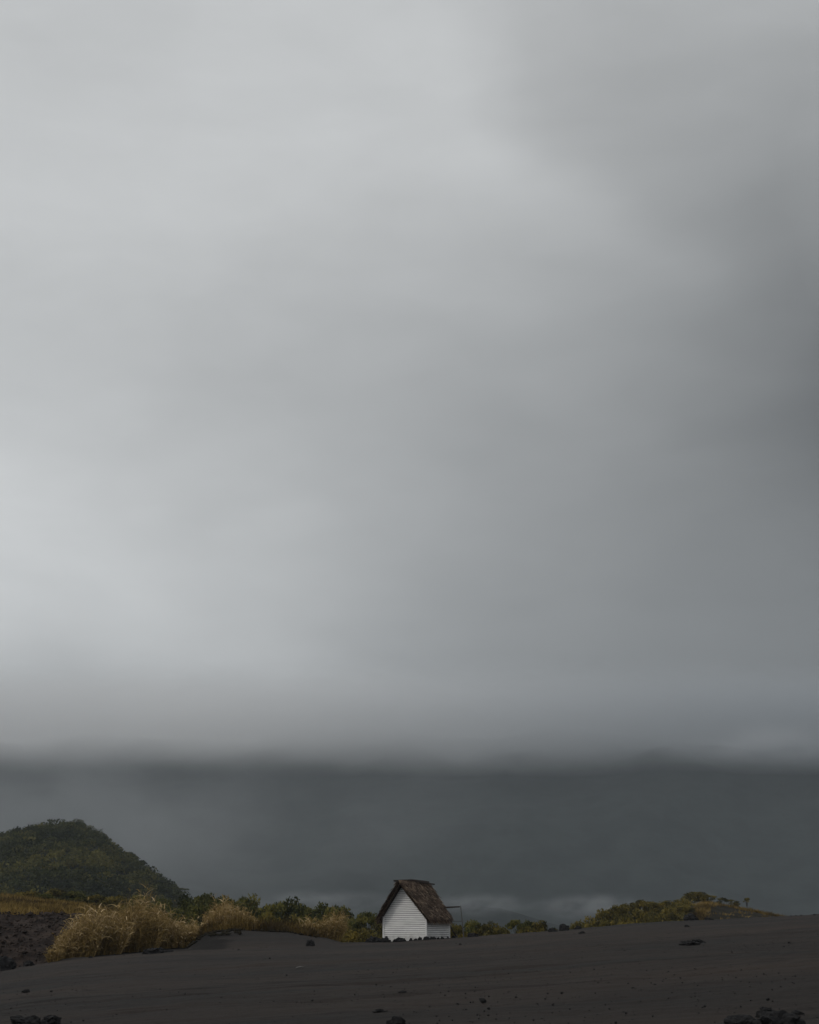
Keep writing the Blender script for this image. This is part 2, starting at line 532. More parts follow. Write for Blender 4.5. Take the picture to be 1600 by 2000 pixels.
def join(parts):
    V, Fc, o = [], [], 0
    for v, f in parts:
        V += list(v)
        Fc += [tuple(i + o for i in q) for q in f]
        o += len(v)
    return V, Fc

TREES = {}
GM_ = 'bushes on the right hand mound'
def tree_kind(kind, seed):
    """unit tree: crown mesh + trunk mesh, total height 1, crown width 1 at scale; returns meshes"""
    key = (kind, seed)
    if key in TREES:
        return TREES[key]
    g = np.random.default_rng(seed * 31 + 5)
    if kind == 'umbrella':
        base, hg, ncl, nl, flat = 2.6, 0.9, 16, 90, 0.40
        rad, H_ = 1.6, 3.6
    elif kind == 'bush':
        base, hg, ncl, nl, flat = 0.5, 1.9, 34, 95, 0.60
        rad, H_ = 1.6, 2.5
    elif kind == 'round':
        base, hg, ncl, nl, flat = 1.2, 1.9, 30, 95, 0.6
        rad, H_ = 1.5, 3.2
    else:  # sparse
        base, hg, ncl, nl, flat = 1.8, 1.3, 11, 60, 0.5
        rad, H_ = 1.2, 3.2
    P, T, cents = crown_points(g, rad, hg, ncl, nl, flat)
    P[:, 2] += base
    V, Fc = leaf_quads(P, 0.10, 0.5, 0.6, g)
    cm = mesh('crown', V, Fc, False, np.repeat(T, 4))
    cm.materials.append(M_LEAF)
    parts = []
    lean = g.normal(size=2) * 0.12
    trunk = [(0, 0, -0.5), (lean[0] * 0.4, lean[1] * 0.4, base * 0.5), (lean[0], lean[1], base)]
    parts.append(tube(trunk, [0.10, 0.075, 0.06]))
    for c, r in cents[:9]:
        e = (c[0], c[1], c[2] + base)
        mid = (c[0] * 0.45 + lean[0] * .5, c[1] * 0.45 + lean[1] * .5, base * 0.75 + 0.35 * c[2])
        parts.append(tube([trunk[1], mid, e], [0.05, 0.032, 0.012], 5))
    V, Fc = join(parts)
    tm = mesh('trunk', V, Fc, True)
    tm.materials.append(M_BARK)
    TREES[key] = (cm, tm, H_, rad * 2)
    return TREES[key]
LEAFM = {}
def crown_with(cm, mat):
    k = (cm.name, mat.name)
    if mat is M_LEAF: return cm
    if k not in LEAFM:
        c = cm.copy(); c.materials.clear(); c.materials.append(mat); LEAFM[k] = c
    return LEAFM[k]
def plant(kind, seed, px, top_py, Y, w_px, name, label, cat, group, mat=None, base_drop=None):
    cm, tm, H_, w_ = tree_kind(kind, seed)
    top = at(px, top_py, Y)
    gz_ = H(top.x, Y)
    sw = (1.15 if group == GM_ else 1.3) * (w_px * Y / F) / w_
    sh_v = max((top.z - gz_) / H_, (0.85 if kind == 'round' else 0.7) * sw)
    sw = max(sw, .6 * sh_v)
    o = thing(name, label, cat, (top.x, Y, top.z - sh_v * H_), rng.uniform(0, 2 * PI), group)
    o.scale = (sw, sw, sh_v)
    obj('crown', crown_with(cm, mat or M_LEAF), None, o)
    obj('trunk', tm, None, o)
    return o

exec_later = []
ROCKS = []
for k in range(7):
    bm = bmesh.new()
    bmesh.ops.create_icosphere(bm, subdivisions=4, radius=0.5)
    sd_ = Vector((k * 7.3, 2.1 * k, 5.5))
    for v in bm.verts:
        d = v.co.normalized()
        q = 1 + 0.45 * mnoise.fractal(d * 1.3 + sd_, 0.8, 2.1, 3) + 0.10 * mnoise.cell(d * 3.0 + sd_) + 0.16 * mnoise.fractal(d * 5 + sd_, 0.7, 2.1, 4)
        v.co = d * 0.5 * q
        v.co.z *= 0.75
    me = bpy.data.meshes.new('lava_rock')
    bm.to_mesh(me); bm.free()
    me.materials.append(M_ROCK)
    ROCKS.append(me)
def rock(px, py_base, Y, w_px, h_px, label, group=None, k=None, name='lava_rock'):
    """Y None: solve the distance at which the ground shows at that row"""
    if Y is None:
        Y = solve_Y(px, py_base)
    p = at(px, py_base, Y)
    gz_ = H(p.x, Y)
    o = obj(name, ROCKS[(k if k is not None else int(rng.integers(7)))])
    w, h = w_px * Y / F, h_px * Y / F
    o.scale = (w, w * rng.uniform(0.7, 1.0), h * 1.9)
    o.rotation_euler = (rng.uniform(-.2, .2), rng.uniform(-.2, .2), rng.uniform(0, 6.28))
    o.location = (p.x, Y, gz_ + h * 0.10)
    return tag(o, label, 'rock', group)
def solve_Y(px, py):
    e = elev(px, py); u = u_of(px, py)
    lo, hi = 12.0, 110.0
    ys = np.linspace(lo, hi, 600)
    ez = (ground_z(u * ys, ys) - 1.6) / ys
    i = int(np.argmax(ez >= e))
    return float(ys[i]) if ez.max() >= e else 95.0

# ------------------------------------------------------------------ the hut
TH = math.radians(30)
HY = 93.0
hw = on_ground(833, HY)
HW, HD = 3.12, 3.00
APX, APZ, EZR, EZL = -1.70, 3.40, 1.36, 1.46
hut = thing('thatched_hut', 'small white clapboard hut with a steep brown thatched roof on the black ash slope', 'hut', hw, -TH)
hut_inv = None
def prism(poly, y0, y1):
    n = len(poly)
    V = [(x, y0, z) for x, z in poly] + [(x, y1, z) for x, z in poly]
    Fc = [tuple(range(n)), tuple(range(2 * n - 1, n - 1, -1))]
    for i in range(n):
        j = (i + 1) % n
        Fc.append((i, i + n, j + n, j))
    return V, Fc
def pyobj(name, parts, mat, parent, smooth=False):
    V, Fc = join(parts)
    me = bpy.data.meshes.new(name)
    me.from_pydata(V, [], Fc)
    bm = bmesh.new(); bm.from_mesh(me); bmesh.ops.recalc_face_normals(bm, faces=bm.faces); bm.to_mesh(me); bm.free()
    me.update()
    return obj(name, me, mat, parent)
def slab(p, q, w, d, z0=None):
    """box from min corner p to max corner q"""
    x0, y0, a0 = p; x1, y1, a1 = q
    V = [(x0, y0, a0), (x1, y0, a0), (x1, y1, a0), (x0, y1, a0), (x0, y0, a1), (x1, y0, a1), (x1, y1, a1), (x0, y1, a1)]
    return V, [(0, 3, 2, 1), (4, 5, 6, 7), (0, 1, 5, 4), (1, 2, 6, 5), (2, 3, 7, 6), (3, 0, 4, 7)]
BP = 0.114
GAP = 0.025
WP = None
def gable_x(z):
    if z <= min(EZR, EZL): return -HW, 0.0
    xr = 0.0 if z <= EZR else APX * (z - EZR) / (APZ - EZR)
    xl = -HW if z <= EZL else -HW + (APX + HW) * (z - EZL) / (APZ - EZL)
    return xl, xr
def lap(xa0, xb0, xa1, xb1, z0, z1, yo, yi, yb):
    """one lapped board: proud at its foot (yo), tucked at its head (yi); yb = wall face"""
    V = [(xa0, yo, z0), (xb0, yo, z0), (xb1, yi, z1), (xa1, yi, z1), (xa0, yb, z0), (xb0, yb, z0), (xb1, yb, z1), (xa1, yb, z1)]
    return V, [(0, 1, 2, 3), (7, 6, 5, 4), (0, 4, 5, 1), (1, 5, 6, 2), (2, 6, 7, 3), (3, 7, 4, 0)]
def gable_wall(sgn, ybase):
    parts = []
    core = [prism([(-HW + .01, -0.6), (-0.01, -0.6), (-0.01, EZR - .01), (APX, APZ - .01), (-HW + .01, EZL - .01)], ybase, ybase - sgn * 0.05)]
    pyobj('wall_core', core, M_DARKWOOD, WP)  # core coloured dark so the gaps between boards read as shade
    z = -0.55
    k = 0
    while z < APZ - 0.05:
        z1 = min(z + BP - GAP, APZ - 0.01)
        a0, b0 = gable_x(z); a1, b1 = gable_x(z1)
        jx = APX + 0.15 + (0.03 if k % 2 else -0.03)
        yo, yi, yb = ybase + sgn * (0.036 + random.uniform(-.003, .003)), ybase + sgn * 0.010, ybase + sgn * 0.001
        if a0 < jx - .1 and b0 > jx + .1 and a1 < jx - .05 and b1 > jx + .05:
            parts.append(lap(a0 + .02, jx, a1 + .02, jx, z, z1, yo, yi, yb))
            parts.append(lap(jx + .006, b0 - .02, jx + .006, b1 - .02, z + random.uniform(-.004, .004), z1, yo, yi, yb))
        elif b0 - a0 > 0.08:
            parts.append(lap(a0 + .02, b0 - .02, min(a1 + .02, b1 - .02), b1 - .02, z, z1, yo, yi, yb))
        z += BP
        k += 1
    return parts
def wall(name, fn, *a):
    before = set(C.objects)
    o = pyobj(name, fn(*a), M_PAINT, hut)
    for q in set(C.objects) - before - {o}:
        q.parent = o
wall('front_wall', gable_wall, -1, 0.0)
wall('back_wall', gable_wall, 1, HD)
def side_wall(sgn, xbase, top):
    V, Fc = slab((min(xbase, xbase - sgn * .05), 0.055, -0.6), (max(xbase, xbase - sgn * .05), HD - 0.055, top), 0, 0)
    pyobj('wall_core', [(V, Fc)], M_DARKWOOD, WP)  # dark colour again stands in for shade in the board gaps
    parts = []
    z = -0.55
    while z < top - 0.05:
        z1 = z + BP - GAP
        v, f = lap(0.03, HD - 0.03, 0.03, HD - 0.03, z, z1, 0.036 + random.uniform(-.003, .003), 0.010, 0.001)
        parts.append(([(xbase + sgn * q[1], q[0], q[2]) for q in v], f))
        z += BP
    return parts
wall('side_wall', side_wall, 1, 0.0, EZR)
wall('side_wall', side_wall, -1, -HW, EZL)
for (x, y, top) in ((0.0, 0.0, EZR - .02), (-HW, 0.0, EZL - .02), (0.0, HD, EZR - .02), (-HW, HD, EZL - .02)):
    s = 0.052
    pyobj('corner_board', [slab((x - s, y - s, -0.6), (x + s, y + s, top), 0, 0)], M_PAINT, hut)
# thatch: a dark underlayer and overlapping dried fronds
SR, SL = (APZ - EZR) / -APX, (APZ - EZL) / (APX + HW)
RZ = APZ + 0.05
def panel(fr, br, be, fe, name, nblades, seed):
    """four corners: front ridge, back ridge, back eave, front eave"""
    g = np.random.default_rng(seed)
    c = [np.array(p, float) for p in (fr, br, be, fe)]
    nrm = np.cross(c[1] - c[0], c[3] - c[0]); nrm /= np.linalg.norm(nrm)
    if nrm[2] < 0: nrm = -nrm
    t = 0.09
    lo = [tuple(p) for p in c]; hi = [tuple(p + nrm * t) for p in c]
    base = pyobj('underlayer', [(lo + hi, [(0, 1, 2, 3), (4, 5, 6, 7), (0, 1, 5, 4), (1, 2, 6, 5), (2, 3, 7, 6), (3, 0, 4, 7)])], M_DARKWOOD, None)
    def S(u, v):
        u = u[:, None]; v = v[:, None]
        return (c[0] * (1 - u) + c[1] * u) * (1 - v) + (c[3] * (1 - u) + c[2] * u) * v
    n = nblades
    u = g.uniform(-0.03, 1.03, n)
    row = g.integers(0, 13, n) / 13.0
    v = np.clip(row + g.normal(size=n) * 0.02, -0.02, 0.97)
    P = S(u, v)
    down = S(u, v + 0.1) - P; down /= np.linalg.norm(down, axis=1)[:, None]
    side = np.cross(nrm, down)
    ang = g.normal(size=n) * 0.30
    d = down * np.cos(ang)[:, None] + side * np.sin(ang)[:, None]
    L = g.uniform(0.20, 0.46, n)[:, None]
    lift0 = t + g.uniform(-0.01, 0.02, n)[:, None]
    lift1 = t + g.uniform(0.01, 0.15, n)[:, None]
    w = g.uniform(0.014, 0.045, n)[:, None]
    sd = np.cross(nrm, d)
    a = P + nrm * lift0; b = P + d * L * 0.6 + nrm * (lift0 * .4 + lift1 * .6); e = P + d * L + nrm * (lift1 - 0.02)
    V = np.stack([a - sd * w, a + sd * w, b + sd * w, b - sd * w, e + sd * w * .3, e - sd * w * .3], 1).reshape(-1, 3)
    i = np.arange(n)[:, None] * 6
    Fc = np.concatenate([i + [0, 1, 2, 3], i + [3, 2, 4, 5]])
    tone = np.clip(g.beta(1.6, 3.6, n), 0, 1)
    tone = np.where(g.uniform(size=n) < 0.05, g.uniform(.7, 1, n), tone)
    tone = np.clip(tone + 0.28 * np.array([mnoise.noise(Vector((a_ * 9, b_ * 5, seed))) for a_, b_ in zip(u, v)]), 0, 1)
    tone = np.where((v < 0.10) & (g.uniform(size=n) < 0.25), tone + 0.3, tone)
    # frayed fringe along the eave and the two rakes
    m = n // 5
    k = g.integers(0, 3, m)
    uu = np.where(k == 0, g.uniform(0, 1, m), np.where(k == 1, g.uniform(-.01, .02, m), g.uniform(.98, 1.01, m)))
    vv = np.where(k == 0, g.uniform(.93, 1.0, m), g.uniform(0, 1, m))
    P2 = S(uu, vv) + nrm * g.uniform(-0.02, t, m)[:, None]
    d2 = S(uu, vv + .1) - S(uu, vv); d2 /= np.linalg.norm(d2, axis=1)[:, None]
    s2 = np.cross(nrm, d2)
    an = g.normal(size=m) * 0.25 + np.where(k == 1, -0.12, np.where(k == 2, 0.12, 0)) * np.sign(s2[:, 1] + 1e-6) * -1
    d2 = d2 * np.cos(an)[:, None] + s2 * np.sin(an)[:, None]
    d2[:, 2] -= 0.35 * g.uniform(0, 1, m); d2 /= np.linalg.norm(d2, axis=1)[:, None]
    L2 = g.uniform(0.12, 0.52, m)[:, None]; w2 = g.uniform(0.012, 0.034, m)[:, None]
    sd2 = np.cross(nrm, d2)
    e2 = P2 + d2 * L2
    V2 = np.stack([P2 - sd2 * w2, P2 + sd2 * w2, (P2 + e2) / 2 + sd2 * w2, (P2 + e2) / 2 - sd2 * w2, e2 + sd2 * w2 * .3, e2 - sd2 * w2 * .3], 1).reshape(-1, 3)
    i = np.arange(m)[:, None] * 6 + len(V)
    F2 = np.concatenate([i + [0, 1, 2, 3], i + [3, 2, 4, 5]])
    tone2 = np.clip(g.beta(1.4, 3.2, m) + 0.05, 0, 1)
    me = mesh(name, np.concatenate([V, V2]), np.concatenate([Fc, F2]), False, np.repeat(np.concatenate([tone, tone2]), 6))
    o = obj(name, me, M_THATCH, hut)
    base.parent = o
    return o
fo = -0.46
panel((APX, fo, RZ), (APX, HD + .30, RZ), (0.10, HD - 0.08, EZR - .10 * SR + .03), (0.10, -0.10, EZR - .10 * SR + .03), 'thatch_slope', 7500, 11)
panel((APX, fo, RZ), (APX, HD + .30, RZ), (-HW - .17, HD + 0.15, EZL - .17 * SL + .05), (-HW - .17, -0.30, EZL - .17 * SL + .05), 'thatch_slope', 7500, 12)
# fronds folded over the ridge
g = np.random.default_rng(5)
n = 1500
yy0 = g.uniform(fo - .05, HD + .38, n)
sg = np.where(g.uniform(size=n) < .5, -1, 1)
P = np.stack([APX + sg * g.uniform(-.03, .03, n), yy0, RZ + .09 + g.uniform(0, .12, n)], 1)
dd = np.stack([sg * 0.66, g.normal(size=n) * 0.30 - 0.1, -0.62 + g.uniform(0, .25, n)], 1); dd /= np.linalg.norm(dd, axis=1)[:, None]
L = g.uniform(.2, .48, n)[:, None]; w = g.uniform(.012, .028, n)[:, None]
sd = np.cross(dd, np.stack([sg * .6, 0 * sg, .6 + 0 * sg], 1)); sd /= np.linalg.norm(sd, axis=1)[:, None]
e = P + dd * L
V = np.stack([P - sd * w, P + sd * w, e + sd * w * .4, e - sd * w * .4], 1).reshape(-1, 3)
tn = np.where((yy0 < 1.3) & (g.uniform(size=n) < .4), g.uniform(.5, .95, n), g.beta(1.5, 3.5, n))
obj('ridge_thatch', mesh('ridge_thatch', V, np.arange(4 * n).reshape(n, 4), False, np.repeat(tn, 4)), M_THATCH, hut)
def pole(name, pts, r, mat, parent):
    return pyobj(name, [tube(pts, r if isinstance(r, list) else [r] * len(pts), 8)], mat, parent)
pole('ridge_pole', [(APX - .10, fo - .50, RZ + .14), (APX - .04, 1.2, RZ + .24), (APX, HD + .34, RZ + .21)], [.05, .085, .065], M_DARKWOOD, hut)
pole('ridge_pole', [(APX + .14, 1.9, RZ + .16), (APX + .12, HD + .90, RZ + .09)], [.06, .045], M_DARKWOOD, hut)
pole('ridge_pole', [(APX - .16, fo - .10, RZ + .06), (APX - .12, 1.9, RZ + .10)], [.03, .035], M_DARKWOOD, hut)
for y in (fo + .10, HD + .1):
    pole('rafter', [(APX + .02, y, APZ - .06), (0.10, max(y, -.04), EZR - .13 * SR - .02)], .035, M_DARKWOOD, hut)
    pole('rafter', [(APX - .02, y, APZ - .06), (-HW - .14, max(y, -.24), EZL - .14 * SL - .03)], .035, M_DARKWOOD, hut)
pyobj('eave_batten', [slab((0.15, 1.02, EZR - 0.20), (0.172, 1.78, EZR - 0.135), 0, 0)], M_PAINT, hut)['label'] = 'short pale batten showing under the thatch'

# pole frame standing behind the hut
FY = 97.0
f0 = on_ground(906, FY)
fr = thing('pole_frame', 'weathered pole frame with a dark top beam sticking out behind the hut', 'frame', f0)
def fl(px, py, Y=FY): return tuple(at(px, py, Y) - f0)
pole('post', [(fl(906, 1834)), fl(903, 1800), fl(899.7, 1769)], [.042, .036, .030], M_GREYWOOD, fr)
pole('post', [(fl(842, 1838)), fl(842, 1771)], [.05, .045], M_GREYWOOD, fr)
pole('top_beam', [fl(838, 1773.4, FY - .08), fl(868, 1772.6, FY - .08), fl(898.3, 1771, FY - .08)], [.055, .055, .045], M_DARKWOOD, fr)
pole('rail', [fl(842, 1800, FY + .08), fl(903, 1799.2, FY + .08)], .028, M_GREYWOOD, fr)
pole('brace', [fl(874, 1799.5, FY - .1), fl(892, 1830.5, FY - .1)], .045, M_DARKWOOD, fr)

# ------------------------------------------------------------------ tall dry grass clumps
def ribbons(P, D, L, W_, droop, g, seg=4):
    """curved tapering blades: root P, direction D, length L, half width W_, droop"""
    n = len(P)
    ts = np.linspace(0, 1, seg + 1)
    hv = np.cross(D, g.normal(size=(n, 3))); hv /= np.linalg.norm(hv, axis=1)[:, None]
    rows = []
    for t in ts:
        c = P + D * (L * t)[:, None]
        c[:, 2] -= droop * L * t ** 2.2
        c[:, :2] += D[:, :2] * (droop * L * 0.35 * t ** 2)[:, None]
        w = (W_ * (1 - t) ** 0.6 + 0.002)[:, None]
        rows += [c - hv * w, c + hv * w]
    V = np.stack(rows, 1)
    k = 2 * (seg + 1)
    i = np.arange(n)[:, None] * k
    Fc = np.concatenate([i + [2 * s, 2 * s + 1, 2 * s + 3, 2 * s + 2] for s in range(seg)])
    return V.reshape(-1, 3), Fc, k
def clump(px0, px1, tops, Y, depth, n, label, seed, base_dz=0.0, group='clumps of tall dry grass', lean=0.0, pale=.05):
    """tops: list of (px, row) giving the upper outline"""
    g = np.random.default_rng(seed)
    c = on_ground((px0 + px1) / 2, Y)
    root = thing('grass_clump', label, 'grass clump', c, 0, group)
    px = g.uniform(px0 + 4, px1 - 4, n)
    y = Y + g.uniform(-.5, .5, n) * depth
    us = np.array([u_of(p, 1830) for p in (px0, px1)])
    x = np.interp(px, [px0, px1], us) * y
    z = ground_z(x, y) - 0.03
    tp = np.interp(px, [t[0] for t in tops], [t[1] for t in tops])
    zt = np.array([at(400, q, Y).z for q in (1700, 1850)])
    ztop = np.interp(tp, [1700, 1850], zt)
    Hh = np.maximum(ztop - z, .3) * np.clip(g.normal(.78, .18, n), .30, 1.18)
    # the whole clump is many tussocks: heights and leans vary tussock by tussock
    tus = np.floor((x * 1.7 + np.sin(y * 2.1) * .6)) * 17.13 + np.floor(y * 1.3) * 5.7
    tv = (np.sin(tus * 12.9898) * 43758.5453) % 1.0
    Hh *= (0.72 + 0.40 * tv) * (1 + .22 * np.sin(x * 2.3 + seed * 1.7) * np.sin(x * .9 + seed))
    cx = (us[0] + us[1]) / 2 * Y; hwid = (us[1] - us[0]) / 2 * Y
    D = np.stack([(x - cx) / hwid * 0.28 + g.normal(size=n) * .13 + lean + (tv - .5) * .25, g.normal(size=n) * .16 - .03, np.ones(n)], 1)
    D /= np.linalg.norm(D, axis=1)[:, None]
    P = np.stack([x, y, z], 1)
    st, sf, k1 = ribbons(P, D, Hh * 1.02, g.uniform(.010, .022, n), g.uniform(.02, .16, n), g)
    t1 = np.clip(0.22 + 0.30 * tv + g.normal(size=n) * .10, 0, 1)
    m = n * 7
    idx = np.repeat(np.arange(n), 7)
    t = g.uniform(.12, .92, m)
    P2 = P[idx] + D[idx] * (Hh[idx] * t)[:, None]
    a = g.uniform(0, 2 * PI, m)
    el_ = g.uniform(.45, 1.3, m)
    D2 = np.stack([np.cos(a) * np.cos(el_), np.sin(a) * np.cos(el_), np.sin(el_)], 1)
    L2 = g.uniform(.30, .80, m) * np.clip(Hh[idx] / 2.2, .4, 1.1)
    lv, lf, k2 = ribbons(P2, D2, L2, g.uniform(.012, .030, m), g.uniform(.20, .95, m), g)
    t2 = np.clip(0.16 + 0.32 * tv[idx] + 0.16 * t + g.normal(size=m) * .14, 0, 1)
    t2 = np.where(g.uniform(size=m) < pale, g.uniform(.75, 1., m), t2)
    V = np.concatenate([st, lv]) - np.array(c)
    Fc = np.concatenate([sf, lf + len(st)])
    obj('stalks', mesh('stalks', st - np.array(c), sf, False, np.repeat(t1, k1)), M_GRASS, root)
    obj('leaves', mesh('leaves', lv - np.array(c), lf, False, np.repeat(t2, k2)), M_GRASS, root)
    return root
clump(94, 124, [(94, 1862), (104, 1850), (112, 1854), (124, 1862)], 79.5, 1.2, 160, 'small low tuft of dry grass at the far left foot of the tall stand', 1)
clump(112, 190, [(112, 1845), (125, 1822), (142, 1800), (160, 1786), (190, 1776)], 83, 3.4, 900, 'tall tawny grass clump with a sloping left side above the scoria', 2)
clump(172, 242, [(172, 1784), (195, 1774), (215, 1778), (242, 1774)], 85, 3.6, 900, 'tall tawny grass clump with pale drooping leaves at its foot', 3)
clump(232, 312, [(232, 1774), (250, 1766), (275, 1763), (300, 1768), (312, 1776)], 87, 3.6, 950, 'tallest of the tawny grass clumps, just left of the grey rock', 4)
clump(300, 385, [(300, 1774), (325, 1778), (348, 1780), (365, 1795), (385, 1808)], 89, 3.6, 900, 'wide tawny grass clump ending at the dark side of the ash mound', 5, pale=.08)
clump(398, 500, [(398, 1800), (402, 1785), (420, 1784), (428, 1770), (448, 1764), (470, 1770), (485, 1784), (500, 1797)], 91.5, 3.0, 1000, 'upright golden grass clump on top of the ash mound', 6)
clump(588, 668, [(588, 1812), (600, 1794), (610, 1786), (640, 1782), (655, 1784), (668, 1806)], 95, 3.0, 850, 'golden grass clump with bright arching leaves right of the ash mound', 7, pale=.13)

# ------------------------------------------------------------------ field grass and undergrowth (nobody could count them)
def tufts(name, pts, h, mat, per, seed, spread=.35, wid=.022, label=None):
    g = np.random.default_rng(seed)
    pts = np.asarray(pts, float)
    n = len(pts) * per
    idx = np.repeat(np.arange(len(pts)), per)
    P = pts[idx].copy()
    P[:, :2] += g.normal(size=(n, 2)) * spread
    D = np.stack([g.normal(size=n) * .35, g.normal(size=n) * .35, np.ones(n)], 1); D /= np.linalg.norm(D, axis=1)[:, None]
    hh = (np.asarray(h)[idx] if np.ndim(h) else h) * g.uniform(.5, 1.2, n)
    V, Fc, k = ribbons(P, D, hh, g.uniform(.5, 1.3, n) * wid, g.uniform(.05, .6, n), g, 3)
    cl = np.array([0.45 + 0.9 * mnoise.noise(Vector((p[0] / 5, p[1] / 9, 3))) + 0.7 * mnoise.noise(Vector((p[0] / 1.1, p[1] / 2.5, 9))) for p in pts])
    t = np.clip(cl[idx] + g.normal(size=n) * .16, 0, 1)
    o = obj(name, mesh(name, V, Fc, False, np.repeat(t, k)), mat)
    return tag(o, label, 'grass', None, 'stuff')
g = np.random.default_rng(77)
pts = []
while len(pts) < 3800:
    Y = g.uniform(95.5, 172); px = g.uniform(-120, 400)
    x = u_of(px) * Y
    if Y < 99 and g.uniform() < .65: continue
    pts.append((x, Y, float(bank_z(np.array(x), np.array(Y)))))
tufts('dry_grass', pts, 0.75, M_STRAW, 16, 21, 0.42, .035, 'rough golden grass covering the field above the brown scoria bank')
pts = []
while len(pts) < 700:
    px = g.uniform(385, 610); Y = g.uniform(88.4, 92.5)
    pts.append(tuple(on_ground(px, Y)))
for k in range(130):
    px = g.uniform(372, 425); pts.append(tuple(on_ground(px, g.uniform(87.5, 90))))
hs = [(0.55 + 1.1 * max(0, mnoise.noise(Vector((p[0] / 0.9, p[1], 2))) + .25)) * (0.40 + 0.40 * (1 if 470 < 800 + p[0] / p[1] * F < 610 else 0.4)) for p in pts]
tufts('low_grass', pts, np.array(hs), M_STRAW, 14, 22, 0.25, .022, 'low golden grass along the crest of the ash mound')
pts = []
while len(pts) < 1500:
    q = g.uniform()
    if q < .5: px = 1322 + 72 * (g.uniform() ** .8); Y = 150 + 76 * (px - 1322) / 72; px += g.normal() * 5
    elif q < .93: px = g.uniform(1400, 1550); Y = g.uniform(222.5, 228)
    else: px = g.uniform(1330, 1560); Y = g.uniform(175, 226)
    x = u_of(px) * Y
    pts.append((x, Y, float(mound_z(np.array(x), np.array(Y)))))
tufts('mound_grass', pts, 0.75, M_STRAW, 10, 23, 0.4, .05, 'thin golden grass edging the dark turf mound')

def undergrowth(name, boxes, seed, mat, label, skyline=None, lift=(20, 70)):
    """low leafy scrub: mounded clumps of leaves over the land between the trees"""
    g = np.random.default_rng(seed)
    Ps, Ts = [], []
    for (pa, pb, ya, yb, cnt, ha, hb) in boxes:
        for _ in range(cnt):
            px, Y = g.uniform(pa, pb), g.uniform(ya, yb)
            x = u_of(px) * Y
            z = H(x, Y)
            r = g.uniform(.8, 1.6); h = g.uniform(ha, hb)
            if skyline is not None:
                h = max(h, (at(px, float(np.interp(px, *skyline)) + g.uniform(lift[0], lift[1]), Y).z - z) * .92)
            m = int(60 * r * (1 + .3 * h))
            D = g.normal(size=(m, 3)); D /= np.linalg.norm(D, axis=1)[:, None]
            D *= g.uniform(.6, 1.1, m)[:, None]; D[:, 2] = np.abs(D[:, 2])
            Ps.append(np.array([x, Y, z]) + D * [r, r, h])
            Ts.append(np.clip(g.uniform(.0, .9) + g.normal(size=m) * .14, 0, 1))
    P, T = np.concatenate(Ps), np.concatenate(Ts)
    V, Fc = leaf_quads(P, 0.13, .5, .6, g)
    return tag(obj(name, mesh(name, V, Fc, False, np.repeat(T, 4)), mat), label, 'undergrowth', None, 'stuff')
undergrowth('undergrowth', [(340, 760, 118, 165, 900, 1.2, 2.2)], 41, M_LEAF_Y, 'low yellow green scrub growing between the trees left of the hut',
            ([340, 400, 450, 485, 513, 545, 590, 620, 665, 690, 740, 760], [1772, 1760, 1764, 1764, 1778, 1770, 1774, 1778, 1785, 1798, 1802, 1812]), (6, 60))
undergrowth('scrub', [(868, 1110, 115, 140, 420, .9, 1.4), (1080, 1180, 112, 150, 160, .6, 1.2), (1120, 1345, 150, 215, 900, .5, 1.3)], 42, M_LEAF_Y, 'low olive scrub growing between the trees right of the hut',
            ([868, 920, 945, 963, 985, 1010, 1060, 1085, 1110, 1140, 1180, 1230, 1300, 1350, 1370], [1812, 1806, 1815, 1811, 1819, 1810, 1811, 1818, 1815, 1808, 1795, 1780, 1772, 1768, 1790]))

